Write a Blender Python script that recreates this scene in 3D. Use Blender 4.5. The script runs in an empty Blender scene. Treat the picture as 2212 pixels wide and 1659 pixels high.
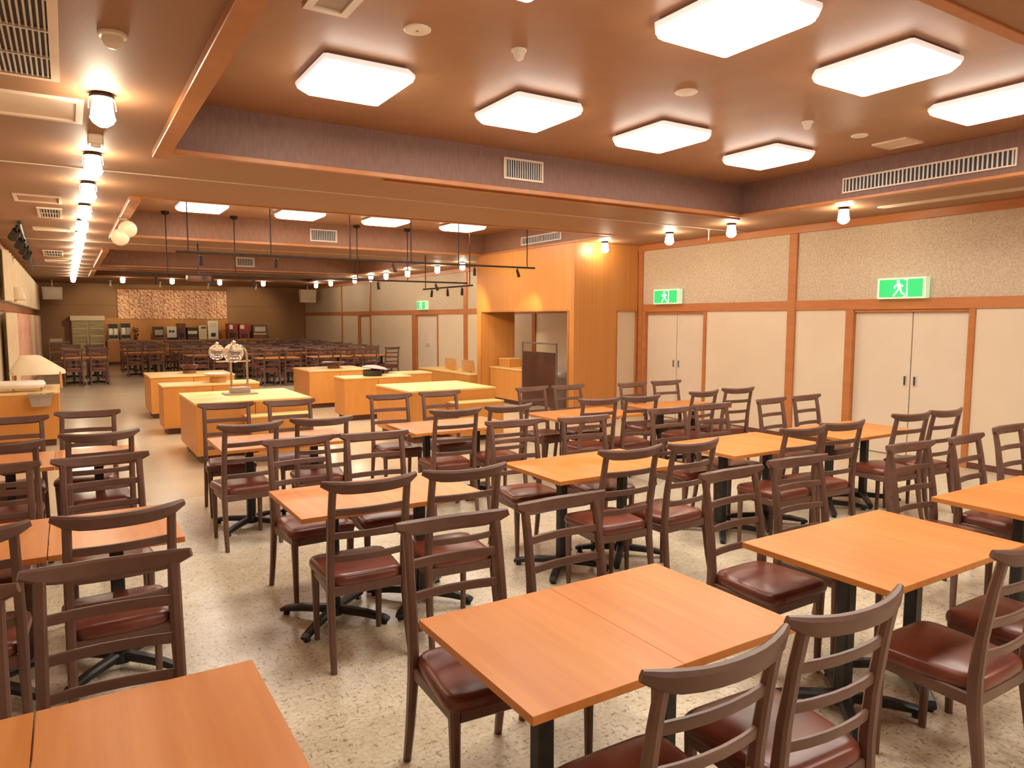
import bpy, math, random
from mathutils import Matrix, Vector
random.seed(7)
PI = math.pi
scn = bpy.context.scene
COL = scn.collection

# ------------------------------------------------------------------ camera, world, exposure
cam_d = bpy.data.cameras.new('camera')
cam_d.sensor_width = 36.0
cam_d.lens = 1541.95 / 2212 * 36.0
cam_d.clip_start = 0.05
cam_d.clip_end = 200
cam = bpy.data.objects.new('camera', cam_d)
COL.objects.link(cam)
YAW, PITCH, ROLL = 0.55643851, 0.09060966, -0.00169343
f_ = Vector((math.sin(YAW) * math.cos(PITCH), math.cos(YAW) * math.cos(PITCH), -math.sin(PITCH)))
r_ = Vector((math.cos(YAW), -math.sin(YAW), 0))
d_ = f_.cross(r_)
r2 = r_ * math.cos(ROLL) + d_ * math.sin(ROLL)
d2 = d_ * math.cos(ROLL) - r_ * math.sin(ROLL)
m = Matrix((r2, -d2, -f_)).transposed().to_4x4()
m.translation = Vector((0, 0, 1.70))
cam.matrix_world = m
scn.camera = cam

world = bpy.data.worlds.new('world')
scn.world = world
world.use_nodes = True
world.node_tree.nodes['Background'].inputs['Color'].default_value = (1.0, 0.82, 0.62, 1)
world.node_tree.nodes['Background'].inputs['Strength'].default_value = 0.15
vs = scn.view_settings
vs.view_transform = 'Standard'
vs.look = 'None'
vs.exposure = 0.86
vs.gamma = 1.0
vs.use_curve_mapping = False
PANEL_L = 13.0       # strength of the ceiling light diffusers
LANTERN_L = 42.0     # strength of the small ceiling lanterns
SPOT_W = 60.0        # watts of the track spotlights
WARM = (1.0, 0.91, 0.78)

# ------------------------------------------------------------------ materials
def _n(nt, kind, **kw):
    n = nt.nodes.new(kind)
    for k, v in kw.items():
        setattr(n, k, v)
    return n

def base_mat(name, col, rough=0.5, metal=0.0, spec=0.5):
    mt = bpy.data.materials.new(name)
    mt.use_nodes = True
    b = mt.node_tree.nodes['Principled BSDF']
    b.inputs['Base Color'].default_value = (*col, 1)
    b.inputs['Roughness'].default_value = rough
    b.inputs['Metallic'].default_value = metal
    b.inputs['Specular IOR Level'].default_value = spec
    return mt, b

def coords(nt, scale, rand=False, kind='Object'):
    tc = _n(nt, 'ShaderNodeTexCoord')
    mp = _n(nt, 'ShaderNodeMapping')
    mp.inputs['Scale'].default_value = scale
    nt.links.new(tc.outputs[kind], mp.inputs['Vector'])
    if rand:
        oi = _n(nt, 'ShaderNodeObjectInfo')
        ml = _n(nt, 'ShaderNodeMath', operation='MULTIPLY')
        ml.inputs[1].default_value = 37.0
        nt.links.new(oi.outputs['Random'], ml.inputs[0])
        nt.links.new(ml.outputs[0], mp.inputs['Location'])
    return mp.outputs['Vector']

def ramp(nt, fac, stops):
    r = _n(nt, 'ShaderNodeValToRGB')
    el = r.color_ramp.elements
    while len(el) < len(stops):
        el.new(0.5)
    for e, (p, c) in zip(el, stops):
        e.position = p
        e.color = (*c, 1)
    nt.links.new(fac, r.inputs['Fac'])
    return r.outputs['Color']

def noise(nt, vec, scale, detail=3.0, rough=0.55):
    n = _n(nt, 'ShaderNodeTexNoise')
    n.inputs['Scale'].default_value = scale
    n.inputs['Detail'].default_value = detail
    n.inputs['Roughness'].default_value = rough
    nt.links.new(vec, n.inputs['Vector'])
    return n.outputs['Fac']

def bump(nt, b, fac, strength, dist=0.002):
    bp = _n(nt, 'ShaderNodeBump')
    bp.inputs['Strength'].default_value = strength
    bp.inputs['Distance'].default_value = dist
    nt.links.new(fac, bp.inputs['Height'])
    nt.links.new(bp.outputs['Normal'], b.inputs['Normal'])

def noise_mat(name, c1, c2, scale, vec=(1, 1, 1), rough=0.5, lo=0.35, hi=0.65, rand=False, bmp=0.0, spec=0.5, detail=3.0, kind='Object'):
    mt, b = base_mat(name, c1, rough, spec=spec)
    nt = mt.node_tree
    f = noise(nt, coords(nt, vec, rand, kind), scale, detail)
    nt.links.new(ramp(nt, f, [(lo, c1), (hi, c2)]), b.inputs['Base Color'])
    if bmp:
        bump(nt, b, f, bmp)
    return mt

def emit_mat(name, col, strength, body=(0.9, 0.88, 0.84)):
    mt, b = base_mat(name, body, 0.4)
    b.inputs['Emission Color'].default_value = (*col, 1)
    b.inputs['Emission Strength'].default_value = strength
    return mt

M = {}
def floor_mat():
    mt, b = base_mat('floor_vinyl', (0.7, 0.6, 0.45), 0.26, spec=0.45)
    nt = mt.node_tree
    v = coords(nt, (1, 1, 1))
    col = ramp(nt, noise(nt, v, 1.3, 1.0), [(0.3, (0.66, 0.575, 0.435)), (0.7, (0.72, 0.635, 0.49))])
    def mul(a_, c_, f):
        mx = _n(nt, 'ShaderNodeMix', data_type='RGBA', blend_type='MULTIPLY')
        mx.inputs['Factor'].default_value = f
        nt.links.new(a_, mx.inputs['A']); nt.links.new(c_, mx.inputs['B'])
        return mx.outputs['Result']
    # short dark flecks in two directions, and a fine mottling
    for sc_, th in (((58, 21, 10), 0.325), ((23, 60, 10), 0.325)):
        f = noise(nt, coords(nt, sc_), 1.0, 2.0, 0.6)
        col = mul(col, ramp(nt, f, [(th, (0.26, 0.17, 0.09)), (th + 0.075, (1, 1, 1))]), 0.62)
    col = mul(col, ramp(nt, noise(nt, v, 9, 4), [(0.38, (0.80, 0.74, 0.64)), (0.58, (1, 1, 1))]), 0.5)
    col = mul(col, ramp(nt, noise(nt, v, 55, 3), [(0.34, (0.62, 0.54, 0.43)), (0.56, (1, 1, 1))]), 0.5)
    # the aisle in front of the buffet is laid in a plainer, slightly pinker sheet
    sx = _n(nt, 'ShaderNodeSeparateXYZ'); nt.links.new(v, sx.inputs[0])
    st = _n(nt, 'ShaderNodeMath', operation='GREATER_THAN'); st.inputs[1].default_value = 7.3
    nt.links.new(sx.outputs['Y'], st.inputs[0])
    mz = _n(nt, 'ShaderNodeMix', data_type='RGBA')
    nt.links.new(st.outputs[0], mz.inputs['Factor'])
    nt.links.new(col, mz.inputs['A'])
    plain = mul(ramp(nt, noise(nt, v, 1.3, 1.0), [(0.3, (0.60, 0.49, 0.34)), (0.7, (0.65, 0.54, 0.38))]), ramp(nt, noise(nt, v, 40, 3), [(0.34, (0.8, 0.74, 0.66)), (0.56, (1, 1, 1))]), 0.5)
    nt.links.new(plain, mz.inputs['B'])
    nt.links.new(mz.outputs['Result'], b.inputs['Base Color'])
    rg = _n(nt, 'ShaderNodeMapRange'); nt.links.new(st.outputs[0], rg.inputs['Value'])
    rg.inputs['To Min'].default_value = 0.28; rg.inputs['To Max'].default_value = 0.20
    nt.links.new(rg.outputs['Result'], b.inputs['Roughness'])
    return mt
M['floor'] = floor_mat()

def wood(name, c1, c2, vec, scale, rough=0.35, rand=True, spec=0.4, bmp=0.0):
    mt, b = base_mat(name, c1, rough, spec=spec)
    nt = mt.node_tree
    v = coords(nt, vec, rand)
    f1 = noise(nt, v, scale, 4, 0.6)
    f2 = noise(nt, v, scale * 0.22, 2)
    mm = _n(nt, 'ShaderNodeMath', operation='MULTIPLY_ADD')
    mm.inputs[1].default_value = 0.5
    nt.links.new(f1, mm.inputs[0])
    h = _n(nt, 'ShaderNodeMath', operation='MULTIPLY')
    h.inputs[1].default_value = 0.5
    nt.links.new(f2, h.inputs[0])
    nt.links.new(h.outputs[0], mm.inputs[2])
    nt.links.new(ramp(nt, mm.outputs[0], [(0.36, c1), (0.64, c2)]), b.inputs['Base Color'])
    if bmp:
        bump(nt, b, f1, bmp)
    return mt
M['table'] = wood('table_laminate', (0.53, 0.180, 0.036), (0.64, 0.250, 0.064), (26, 1.6, 4), 1.0, 0.36, spec=0.3)
M['table_edge'] = wood('table_edge', (0.62, 0.20, 0.05), (0.74, 0.27, 0.08), (3, 3, 3), 4.0, 0.4)
M['chair'] = wood('chair_wood', (0.118, 0.058, 0.041), (0.172, 0.090, 0.067), (9, 9, 9), 1.0, 0.36)
M['leather'] = noise_mat('seat_leather', (0.12, 0.028, 0.017), (0.18, 0.046, 0.027), 6.0, rough=0.3, rand=True, spec=0.5)
M['black'] = noise_mat('black_metal', (0.010, 0.010, 0.011), (0.022, 0.021, 0.021), 20, rough=0.38, rand=True)
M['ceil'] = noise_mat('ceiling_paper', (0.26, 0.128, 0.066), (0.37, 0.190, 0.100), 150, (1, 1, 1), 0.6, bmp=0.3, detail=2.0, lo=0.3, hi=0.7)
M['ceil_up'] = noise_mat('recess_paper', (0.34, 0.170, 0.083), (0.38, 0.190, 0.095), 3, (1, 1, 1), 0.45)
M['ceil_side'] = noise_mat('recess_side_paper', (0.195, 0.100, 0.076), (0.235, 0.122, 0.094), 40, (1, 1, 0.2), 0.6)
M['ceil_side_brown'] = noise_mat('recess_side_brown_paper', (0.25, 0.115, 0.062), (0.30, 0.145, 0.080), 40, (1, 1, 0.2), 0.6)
M['trim'] = wood('orange_trim', (0.42, 0.145, 0.042), (0.50, 0.19, 0.062), (2, 2, 14), 2.0, 0.4, rand=False)
M['beamtrim'] = wood('beam_trim', (0.40, 0.145, 0.040), (0.48, 0.19, 0.060), (3, 3, 3), 3.0, 0.4, rand=False)
M['panel'] = noise_mat('cream_panel', (0.67, 0.55, 0.405), (0.70, 0.58, 0.43), 1.5, rough=0.5)
M['door'] = noise_mat('door_paper', (0.66, 0.55, 0.425), (0.69, 0.58, 0.455), 2.0, rough=0.5)
M['upper'] = noise_mat('speckled_paper', (0.44, 0.345, 0.245), (0.66, 0.54, 0.40), 45, rough=0.7, lo=0.3, hi=0.7, bmp=0.1, detail=4)
def ribbed(name, c1, c2, axis, freq=60.0):
    mt, b = base_mat(name, c1, 0.42)
    nt = mt.node_tree
    s = [0.5, 0.5, 0.5]
    s[axis] = freq
    if axis != 2:
        s[2] = 0.15
    v = coords(nt, tuple(s))
    f = noise(nt, v, 1.0, 2)
    nt.links.new(ramp(nt, f, [(0.3, c1), (0.7, c2)]), b.inputs['Base Color'])
    return mt
M['boxwall'] = ribbed('niche_wood', (0.53, 0.205, 0.042), (0.60, 0.250, 0.058), 1, 30)
M['boxwall_x'] = ribbed('niche_wood_front', (0.50, 0.20, 0.050), (0.58, 0.25, 0.068), 0, 30)
M['island'] = wood('island_wood', (0.56, 0.228, 0.046), (0.64, 0.285, 0.068), (5, 5, 1.0), 2.0, 0.4)
M['island_top'] = wood('island_top', (0.76, 0.50, 0.18), (0.82, 0.56, 0.23), (2, 9, 2), 1.5, 0.35)
M['kick'] = noise_mat('dark_kick', (0.10, 0.035, 0.018), (0.14, 0.05, 0.025), 5, rough=0.5)
M['white'] = noise_mat('white_plastic', (0.80, 0.74, 0.66), (0.84, 0.78, 0.70), 3, rough=0.4)
M['cream_metal'] = noise_mat('cream_metal', (0.70, 0.55, 0.42), (0.76, 0.60, 0.46), 4, rough=0.45)
M['grille'] = noise_mat('grille_metal', (0.55, 0.50, 0.46), (0.62, 0.57, 0.52), 10, rough=0.4)
M['dark'] = noise_mat('dark_void', (0.035, 0.028, 0.026), (0.05, 0.04, 0.036), 10, rough=0.7)
M['greypanel'] = noise_mat('grey_lens', (0.42, 0.36, 0.34), (0.48, 0.41, 0.38), 12, rough=0.5)
M['rim'] = emit_mat('lamp_rim', (1.0, 0.86, 0.78), 0.35, (0.8, 0.7, 0.65))
M['lampbase'] = noise_mat('lamp_base', (0.16, 0.08, 0.045), (0.20, 0.10, 0.06), 5, rough=0.5)
M['diffuser'] = emit_mat('diffuser', WARM, PANEL_L)
M['lantern'] = emit_mat('lantern_glass', (1.0, 0.85, 0.62), LANTERN_L)
M['globe'] = emit_mat('globe_glass', (1.0, 0.70, 0.42), 0.12, (0.85, 0.6, 0.4))
M['exit'] = emit_mat('exit_green', (0.02, 0.42, 0.12), 0.7, (0.02, 0.35, 0.1))
M['exit_white'] = emit_mat('exit_white', (0.55, 1.0, 0.55), 0.55)
M['exit_frame'] = emit_mat('exit_frame', (0.45, 0.7, 0.42), 0.35, (0.6, 0.7, 0.55))
M['chrome'] = base_mat('steel', (0.62, 0.56, 0.50), 0.22, 1.0)[0]
M['greysteel'] = noise_mat('grey_steel', (0.34, 0.27, 0.22), (0.42, 0.34, 0.28), 6, rough=0.35)
M['glass'] = base_mat('clear_acrylic', (0.95, 0.93, 0.90), 0.06)[0]
_g = M['glass'].node_tree.nodes['Principled BSDF']
_g.inputs['Transmission Weight'].default_value = 0.9
_g.inputs['IOR'].default_value = 1.3
M['dark_steel'] = noise_mat('dark_steel', (0.10, 0.07, 0.05), (0.15, 0.10, 0.075), 6, rough=0.4)
M['rail_brown'] = noise_mat('rail_brown', (0.022, 0.012, 0.009), (0.034, 0.018, 0.013), 9, rough=0.6, spec=0.2)
M['darkpanel'] = noise_mat('dark_panel', (0.045, 0.016, 0.010), (0.08, 0.028, 0.018), 2.5, (0.3, 1, 1), 0.3)
M['fridge_in'] = noise_mat('fridge_inside', (0.26, 0.19, 0.08), (0.42, 0.32, 0.15), 3, (0.6, 0.6, 4), 0.3)
M['backwall'] = noise_mat('back_wall_paper', (0.31, 0.15, 0.065), (0.36, 0.18, 0.08), 30, rough=0.6)
M['redmach'] = noise_mat('red_machine', (0.22, 0.022, 0.02), (0.32, 0.04, 0.035), 4, rough=0.35)
M['brownmach'] = noise_mat('brown_machine', (0.12, 0.045, 0.03), (0.18, 0.07, 0.045), 4, rough=0.4)
M['cloth_cream'] = noise_mat('cream_cloth', (0.78, 0.62, 0.40), (0.86, 0.72, 0.50), 3, rough=0.8)
M['cloth_pink'] = noise_mat('pink_cloth', (0.66, 0.34, 0.23), (0.76, 0.44, 0.30), 3, rough=0.8)
M['cloth_white'] = noise_mat('white_cloth', (0.74, 0.63, 0.42), (0.80, 0.69, 0.48), 4, rough=0.8)
M['bowl_dark'] = noise_mat('dark_bowl', (0.07, 0.022, 0.018), (0.11, 0.035, 0.026), 5, rough=0.3)
M['bowl_wood'] = noise_mat('wood_bowl', (0.50, 0.24, 0.08), (0.58, 0.30, 0.11), 5, rough=0.4)
M['plate'] = noise_mat('glazed_plate', (0.62, 0.46, 0.30), (0.70, 0.54, 0.37), 5, rough=0.3)
M['leaf'] = noise_mat('leaf_green', (0.06, 0.05, 0.02), (0.16, 0.05, 0.03), 12, rough=0.6)
def banner_mat():
    mt, b = base_mat('banner_print', (0.7, 0.4, 0.3), 0.8)
    nt = mt.node_tree
    v = coords(nt, (1, 1, 1))
    w = _n(nt, 'ShaderNodeTexWave', wave_type='BANDS', bands_direction='DIAGONAL')
    w.inputs['Scale'].default_value = 3.4
    w.inputs['Distortion'].default_value = 9.0
    w.inputs['Detail'].default_value = 3.0
    w.inputs['Detail Scale'].default_value = 2.2
    nt.links.new(v, w.inputs['Vector'])
    nt.links.new(ramp(nt, w.outputs['Fac'], [(0.08, (0.55, 0.20, 0.13)), (0.36, (0.86, 0.46, 0.33)), (0.85, (0.92, 0.64, 0.46))]), b.inputs['Base Color'])
    return mt
M['banner'] = banner_mat()

# ------------------------------------------------------------------ mesh helpers
class MB:
    def __init__(s):
        s.v = []; s.f = []
    def add(s, vs_, fs_):
        o = len(s.v)
        s.v += [tuple(x) for x in vs_]
        s.f += [tuple(i + o for i in q) for q in fs_]
        return s
    def box(s, x0, x1, y0, y1, z0, z1, c=0.0):
        if c <= 0:
            vs_ = [(x, y, z) for z in (z0, z1) for y in (y0, y1) for x in (x0, x1)]
            return s.add(vs_, [(0, 2, 3, 1), (4, 5, 7, 6), (0, 1, 5, 4), (2, 6, 7, 3), (0, 4, 6, 2), (1, 3, 7, 5)])
        cx, cy = min(c, (x1 - x0) / 2.01), min(c, (y1 - y0) / 2.01)
        cz = min(c, (z1 - z0) / 2.01)
        def ring(ix, iy, z):
            a0, a1, b0, b1 = x0 + ix, x1 - ix, y0 + iy, y1 - iy
            ex, ey = cx, cy
            return [(a0 + ex, b0, z), (a1 - ex, b0, z), (a1, b0 + ey, z), (a1, b1 - ey, z), (a1 - ex, b1, z), (a0 + ex, b1, z), (a0, b1 - ey, z), (a0, b0 + ey, z)]
        e = 0.6
        rings = [ring(cx * e, cy * e, z0), ring(0, 0, z0 + cz), ring(0, 0, z1 - cz), ring(cx * e, cy * e, z1)]
        return s.loft(rings)
    def loft(s, rings, caps=True, closed=True):
        n = len(rings[0]); vs_ = []; fs_ = []
        for r in rings:
            vs_ += list(r)
        for k in range(len(rings) - 1):
            for i in range(n if closed else n - 1):
                j = (i + 1) % n
                fs_.append((k * n + i, k * n + j, (k + 1) * n + j, (k + 1) * n + i))
        if caps:
            fs_.append(tuple(range(n))[::-1])
            fs_.append(tuple(range((len(rings) - 1) * n, len(rings) * n)))
        return s.add(vs_, fs_)
    def lathe(s, prof, cx=0, cy=0, n=20):
        return s.loft([[(cx + r * math.cos(2 * PI * i / n), cy + r * math.sin(2 * PI * i / n), z) for i in range(n)] for r, z in prof])
    def tube(s, pts, r, n=8):
        pts = [Vector(p) for p in pts]
        rings = []
        for i, p in enumerate(pts):
            t = (pts[min(i + 1, len(pts) - 1)] - pts[max(i - 1, 0)]).normalized()
            up = Vector((0, 0, 1)) if abs(t.z) < 0.9 else Vector((1, 0, 0))
            a = t.cross(up).normalized(); b = t.cross(a)
            rr = r[i] if isinstance(r, (list, tuple)) else r
            rings.append([p + (a * math.cos(2 * PI * k / n) + b * math.sin(2 * PI * k / n)) * rr for k in range(n)])
        return s.loft(rings)
    def bar(s, pts, w, h, side, ch=0.25):
        """chamfered rectangular section swept along pts; SIDE is the direction of width w."""
        pts = [Vector(p) for p in pts]
        sd = Vector(side).normalized()
        rings = []
        for i, p in enumerate(pts):
            t = (pts[min(i + 1, len(pts) - 1)] - pts[max(i - 1, 0)]).normalized()
            a = (sd - t * sd.dot(t)).normalized()
            b = t.cross(a)
            ww = (w[i] if isinstance(w, (list, tuple)) else w) / 2
            hh = (h[i] if isinstance(h, (list, tuple)) else h) / 2
            c = ch * min(ww, hh) * 2
            rings.append([p + a * x + b * y for x, y in ((ww - c, -hh), (ww, -hh + c), (ww, hh - c), (ww - c, hh), (-ww + c, hh), (-ww, hh - c), (-ww, -hh + c), (-ww + c, -hh))])
        return s.loft(rings)
    def sphere(s, c, r, n=16, k=10, sz=1.0):
        rings = []
        for i in range(k + 1):
            a = -PI / 2 + PI * i / k
            rr = max(r * math.cos(a), r * 0.02)
            rings.append([(c[0] + rr * math.cos(2 * PI * j / n), c[1] + rr * math.sin(2 * PI * j / n), c[2] + r * sz * math.sin(a)) for j in range(n)])
        return s.loft(rings)
    def mesh(s, name, mat, smooth=False):
        me = bpy.data.meshes.new(name)
        me.from_pydata(s.v, [], s.f)
        for mm in (mat if isinstance(mat, (list, tuple)) else [mat]):
            me.materials.append(M[mm])
        me.validate()
        if smooth:
            me.shade_smooth()
            try:
                me.set_sharp_from_angle(angle=math.radians(42))
            except Exception:
                pass
        return me
    def obj(s, name, mat, parent=None, smooth=False, loc=None):
        o = bpy.data.objects.new(name, s.mesh(name, mat, smooth))
        COL.objects.link(o)
        if parent is not None:
            o.parent = parent
        if loc:
            o.location = loc
        return o

def tag(o, label=None, cat=None, group=None, kind=None):
    if label: o['label'] = label
    if cat: o['category'] = cat
    if group: o['group'] = group
    if kind: o['kind'] = kind
    return o

def thing(name, label, cat, loc=(0, 0, 0), rz=0.0, group=None):
    o = bpy.data.objects.new(name, None)
    COL.objects.link(o)
    o.location = loc
    o.rotation_euler = (0, 0, rz)
    o.empty_display_size = 0.1
    return tag(o, label, cat, group)

def structure(o):
    o['kind'] = 'structure'
    return o

def dup(root, loc, rz=0.0, label=None, group=None):
    r = root.copy(); COL.objects.link(r)
    r.location = loc; r.rotation_euler = (0, 0, rz)
    if label: r['label'] = label
    if group: r['group'] = group
    for ch in KIDS[root.name]:
        c = ch.copy(); COL.objects.link(c); c.parent = r
        for g in KIDS.get(ch.name, ()):
            d = g.copy(); COL.objects.link(d); d.parent = c
    return r
KIDS = {}
def remember(root):
    ch = [o for o in bpy.data.objects if o.parent is root]
    KIDS[root.name] = ch
    for c in ch:
        KIDS[c.name] = [o for o in bpy.data.objects if o.parent is c]

# ------------------------------------------------------------------ room shell
S, U = 3.00, 3.41            # soffit and recess ceiling heights
XL, XR, YF, YB = -0.95, 8.75, -2.6, 31.0
fl = MB().box(XL - 0.3, XR + 0.3, YF - 0.2, YB + 0.2, -0.1, 0.0).obj('floor', 'floor'); structure(fl)

RX0, RX1 = 0.626, 7.40       # the recesses share their x range
REC = [(-2.2, 0.95), (1.64, 6.33), (8.70, 13.0), (15.4, 20.5), (22.2, 25.4)]
cb = MB()
ys = [YF - 0.2]
for a, b in REC: ys += [a, b]
ys.append(YB + 0.2)
cb.box(XL - 0.3, RX0, ys[0], ys[-1], S, U + 0.1)
cb.box(RX1, XR + 0.3, ys[0], ys[-1], S, U + 0.1)
for k in range(0, len(ys), 2):
    cb.box(RX0, RX1, ys[k], ys[k + 1], S, U + 0.1)
ceiling = structure(cb.obj('ceiling', 'ceil'))
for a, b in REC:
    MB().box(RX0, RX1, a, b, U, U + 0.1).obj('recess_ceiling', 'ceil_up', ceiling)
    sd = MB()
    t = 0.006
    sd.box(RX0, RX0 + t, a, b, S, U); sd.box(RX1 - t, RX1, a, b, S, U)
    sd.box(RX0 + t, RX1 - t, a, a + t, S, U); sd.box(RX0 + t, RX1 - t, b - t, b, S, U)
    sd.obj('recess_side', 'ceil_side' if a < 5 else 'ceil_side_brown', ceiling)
# wooden rim round each recess
k = 0
for a, b in REC:
    k += 1
    rim = MB()
    w, h = 0.115, 0.05
    rim.box(RX0, RX0 + w, a, b, S - h, S + 0.02, 0.006)
    rim.box(RX1 - w, RX1, a, b, S - 0.012, S + 0.02, 0.004)
    rim.box(RX0 + w, RX1 - w, b - 0.05, b, S - 0.012, S + 0.03, 0.004)
    rim.box(RX0 + w, RX1 - w, a, a + 0.06, S - 0.012, S + 0.03, 0.004)
    structure(rim.obj('trim_%d' % k, 'beamtrim'))
for y in (7.36, 14.2, 21.3):
    k += 1
    structure(MB().box(XL, XR, y - 0.008, y + 0.008, S - 0.008, S + 0.001).obj('trim_%d' % k, 'cream_metal'))
k += 1
structure(MB().box(2.55, RX1, 6.36, 6.40, S - 0.03, S + 0.001, 0.004).obj('trim_%d' % k, 'beamtrim'))  # added strip, stands in for the highlight along the rim's lower edge

# right wall: a backing slab, cream panels, posts, rails and speckled paper above
wr = structure(MB().box(XR + 0.08, XR + 0.25, YF - 0.2, YB + 0.2, 0, S).obj('wall_right', 'panel'))
RB, RT, CR = 1.83, 1.962, 2.90
POST = [(6.48, 6.61), (9.64, 9.75), (13.07, 13.2), (16.23, 16.41), (23.06, 23.16), (26.0, 26.1), (30.85, 31.0)]
LOW = [(YF, 4.12), (5.71, 6.48), (6.61, 8.14), (9.75, 13.07), (13.2, 16.23), (16.41, 17.93), (19.7, 23.06), (24.35, 26.0), (26.1, 30.85)]
UPP = [(YF, 6.48), (6.61, 9.64), (9.75, 13.07), (13.2, 16.23), (16.41, 23.06), (23.16, 26.0), (26.1, 30.85)]
for a, b in LOW:
    MB().box(XR, XR + 0.08, a, b, 0.0, RB).obj('panel', 'panel', wr)
for a, b in UPP:
    MB().box(XR, XR + 0.08, a, b, RT, CR).obj('wallpaper_panel', 'upper', wr)
for a, b in POST:
    MB().box(XR - 0.03, XR + 0.08, a, b, 0.0, CR, 0.004).obj('post', 'trim', wr)
prev = YF
for a, b in POST:
    MB().box(XR - 0.022, XR + 0.08, prev, a, RB, RT, 0.004).obj('rail', 'trim', wr)
    prev = b
MB().box(XR - 0.05, XR + 0.08, YF, YB, CR, S, 0.004).obj('crown_rail', 'trim', wr)
DOORS = [(4.12, 4.19, 5.60, 5.71, 4.855), (8.14, 8.20, 9.56, 9.64, 8.84), (17.93, 18.0, 19.4, 19.7, 18.7), (23.16, 23.18, 24.22, 24.35, 24.2)]
prev = YF
for i, (a0, a1, b0, b1, mid) in enumerate(DOORS):
    d = structure(thing('door_%d' % (i + 1), None, None, (XR, (a1 + b0) / 2, 0)))
    c = (a1 + b0) / 2
    fr = MB()
    fr.box(-0.02, 0.08, a0 - c, a1 - c, 0, RB, 0.004); fr.box(-0.02, 0.08, b0 - c, b1 - c, 0, RB, 0.004)
    fr.box(0.0, 0.08, a1 - c, b0 - c, RB - 0.035, RB, 0.003)
    fr.obj('door_frame', 'trim', d)
    for y0, y1, hy in ((a1, mid - 0.006, mid - 0.06), (mid + 0.006, b0, mid + 0.06)):
        if y1 - y0 < 0.2: continue
        lf = MB().box(0.045, 0.078, y0 - c, y1 - c, 0.01, RB - 0.036, 0.003).obj('door_leaf', 'door', d)
        hd = MB()
        hd.box(0.034, 0.046, hy - c - 0.022, hy - c + 0.022, 0.88, 1.02, 0.003)
        hd.obj('handle', 'grille', lf)
        hi = MB().box(0.030, 0.036, hy - c - 0.011, hy - c + 0.011, 0.895, 1.005)
        hi.obj('handle_recess', 'dark', lf)
    structure(MB().box(XR - 0.012, XR - 0.0005, prev, a0, 0, 0.07).obj('baseboard_right', 'kick'))
    prev = b1
structure(MB().box(XR - 0.012, XR - 0.0005, prev, YB, 0, 0.07).obj('baseboard_right', 'kick'))

# left wall with posts and rail behind hanging drapes
wl = structure(MB().box(XL - 0.25, XL, YF - 0.2, YB + 0.2, 0, S).obj('wall_left', 'panel'))
MB().box(XL, XL + 0.03, YF, YB, 1.83, 1.96, 0.004).obj('rail', 'trim', wl)
MB().box(XL, XL + 0.05, YF, YB, 2.88, S, 0.004).obj('crown_rail', 'trim', wl)
structure(MB().box(XL - 0.25, XR + 0.25, YF - 0.4, YF - 0.2, 0, S).obj('wall_front', 'panel'))
wb = structure(MB().box(XL - 0.25, XR + 0.25, YB + 0.0, YB + 0.25, 0, S).obj('wall_back', 'backwall'))
MB().box(XL, XR, YB - 0.03, YB, 2.2, 2.24, 0.004).obj('rail', 'backwall', wb)
MB().box(1.2, 5.6, YB - 0.04, YB, 0.0, 1.72).obj('painted_glow_panel', 'boxwall_x', wb)  # orange sheet standing in for the lit wall behind the machines

# the wood-clad serving hatch block that stands out from the right wall
NX, NY0, NY1 = 7.30, 9.75, 13.13
wn = structure(MB().box(NX, NX + 0.14, NY0 + 0.1, NY1, 1.84, S).obj('wall_hatch', 'boxwall'))
MB().box(NX, NX + 0.14, NY0 + 0.1, 9.93, 0, 1.84).obj('pillar', 'boxwall', wn)
MB().box(NX, NX + 0.14, 12.92, NY1, 0, 1.84).obj('pillar', 'boxwall', wn)
MB().box(NX + 0.14, 8.1, 12.92, NY1, 0, S).obj('end_panel', 'boxwall_x', wn)
fp = MB()
fp.box(NX, 8.24, NY0, NY0 + 0.1, 0, S); fp.box(8.24, XR - 0.035, NY0, NY0 + 0.1, 1.845, S); fp.box(8.68, XR - 0.035, NY0, NY0 + 0.1, 0, 1.845)
fp.obj('front_panel', 'boxwall_x', wn)
MB().box(8.24, 8.68, NY0 + 0.03, NY0 + 0.06, 0, 1.845).obj('cream_panel', 'panel', wn)
of = MB()
of.box(NX - 0.012, NX, 9.89, 9.93, 0, 1.85); of.box(NX - 0.012, NX, 12.92, 12.96, 0, 1.85); of.box(NX - 0.012, NX, 9.93, 12.92, 1.84, 1.865)
of.box(8.22, 8.245, NY0 - 0.012, NY0, 0, 1.86); of.box(8.675, 8.70, NY0 - 0.012, NY0, 0, 1.86); of.box(8.245, 8.675, NY0 - 0.012, NY0, 1.84, 1.86)
of.obj('opening_frame', 'beamtrim', wn)
MB().box(NX - 0.01, 8.22, NY0 - 0.012, NY0, 0, 0.05).obj('skirting', 'trim', wn)

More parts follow.
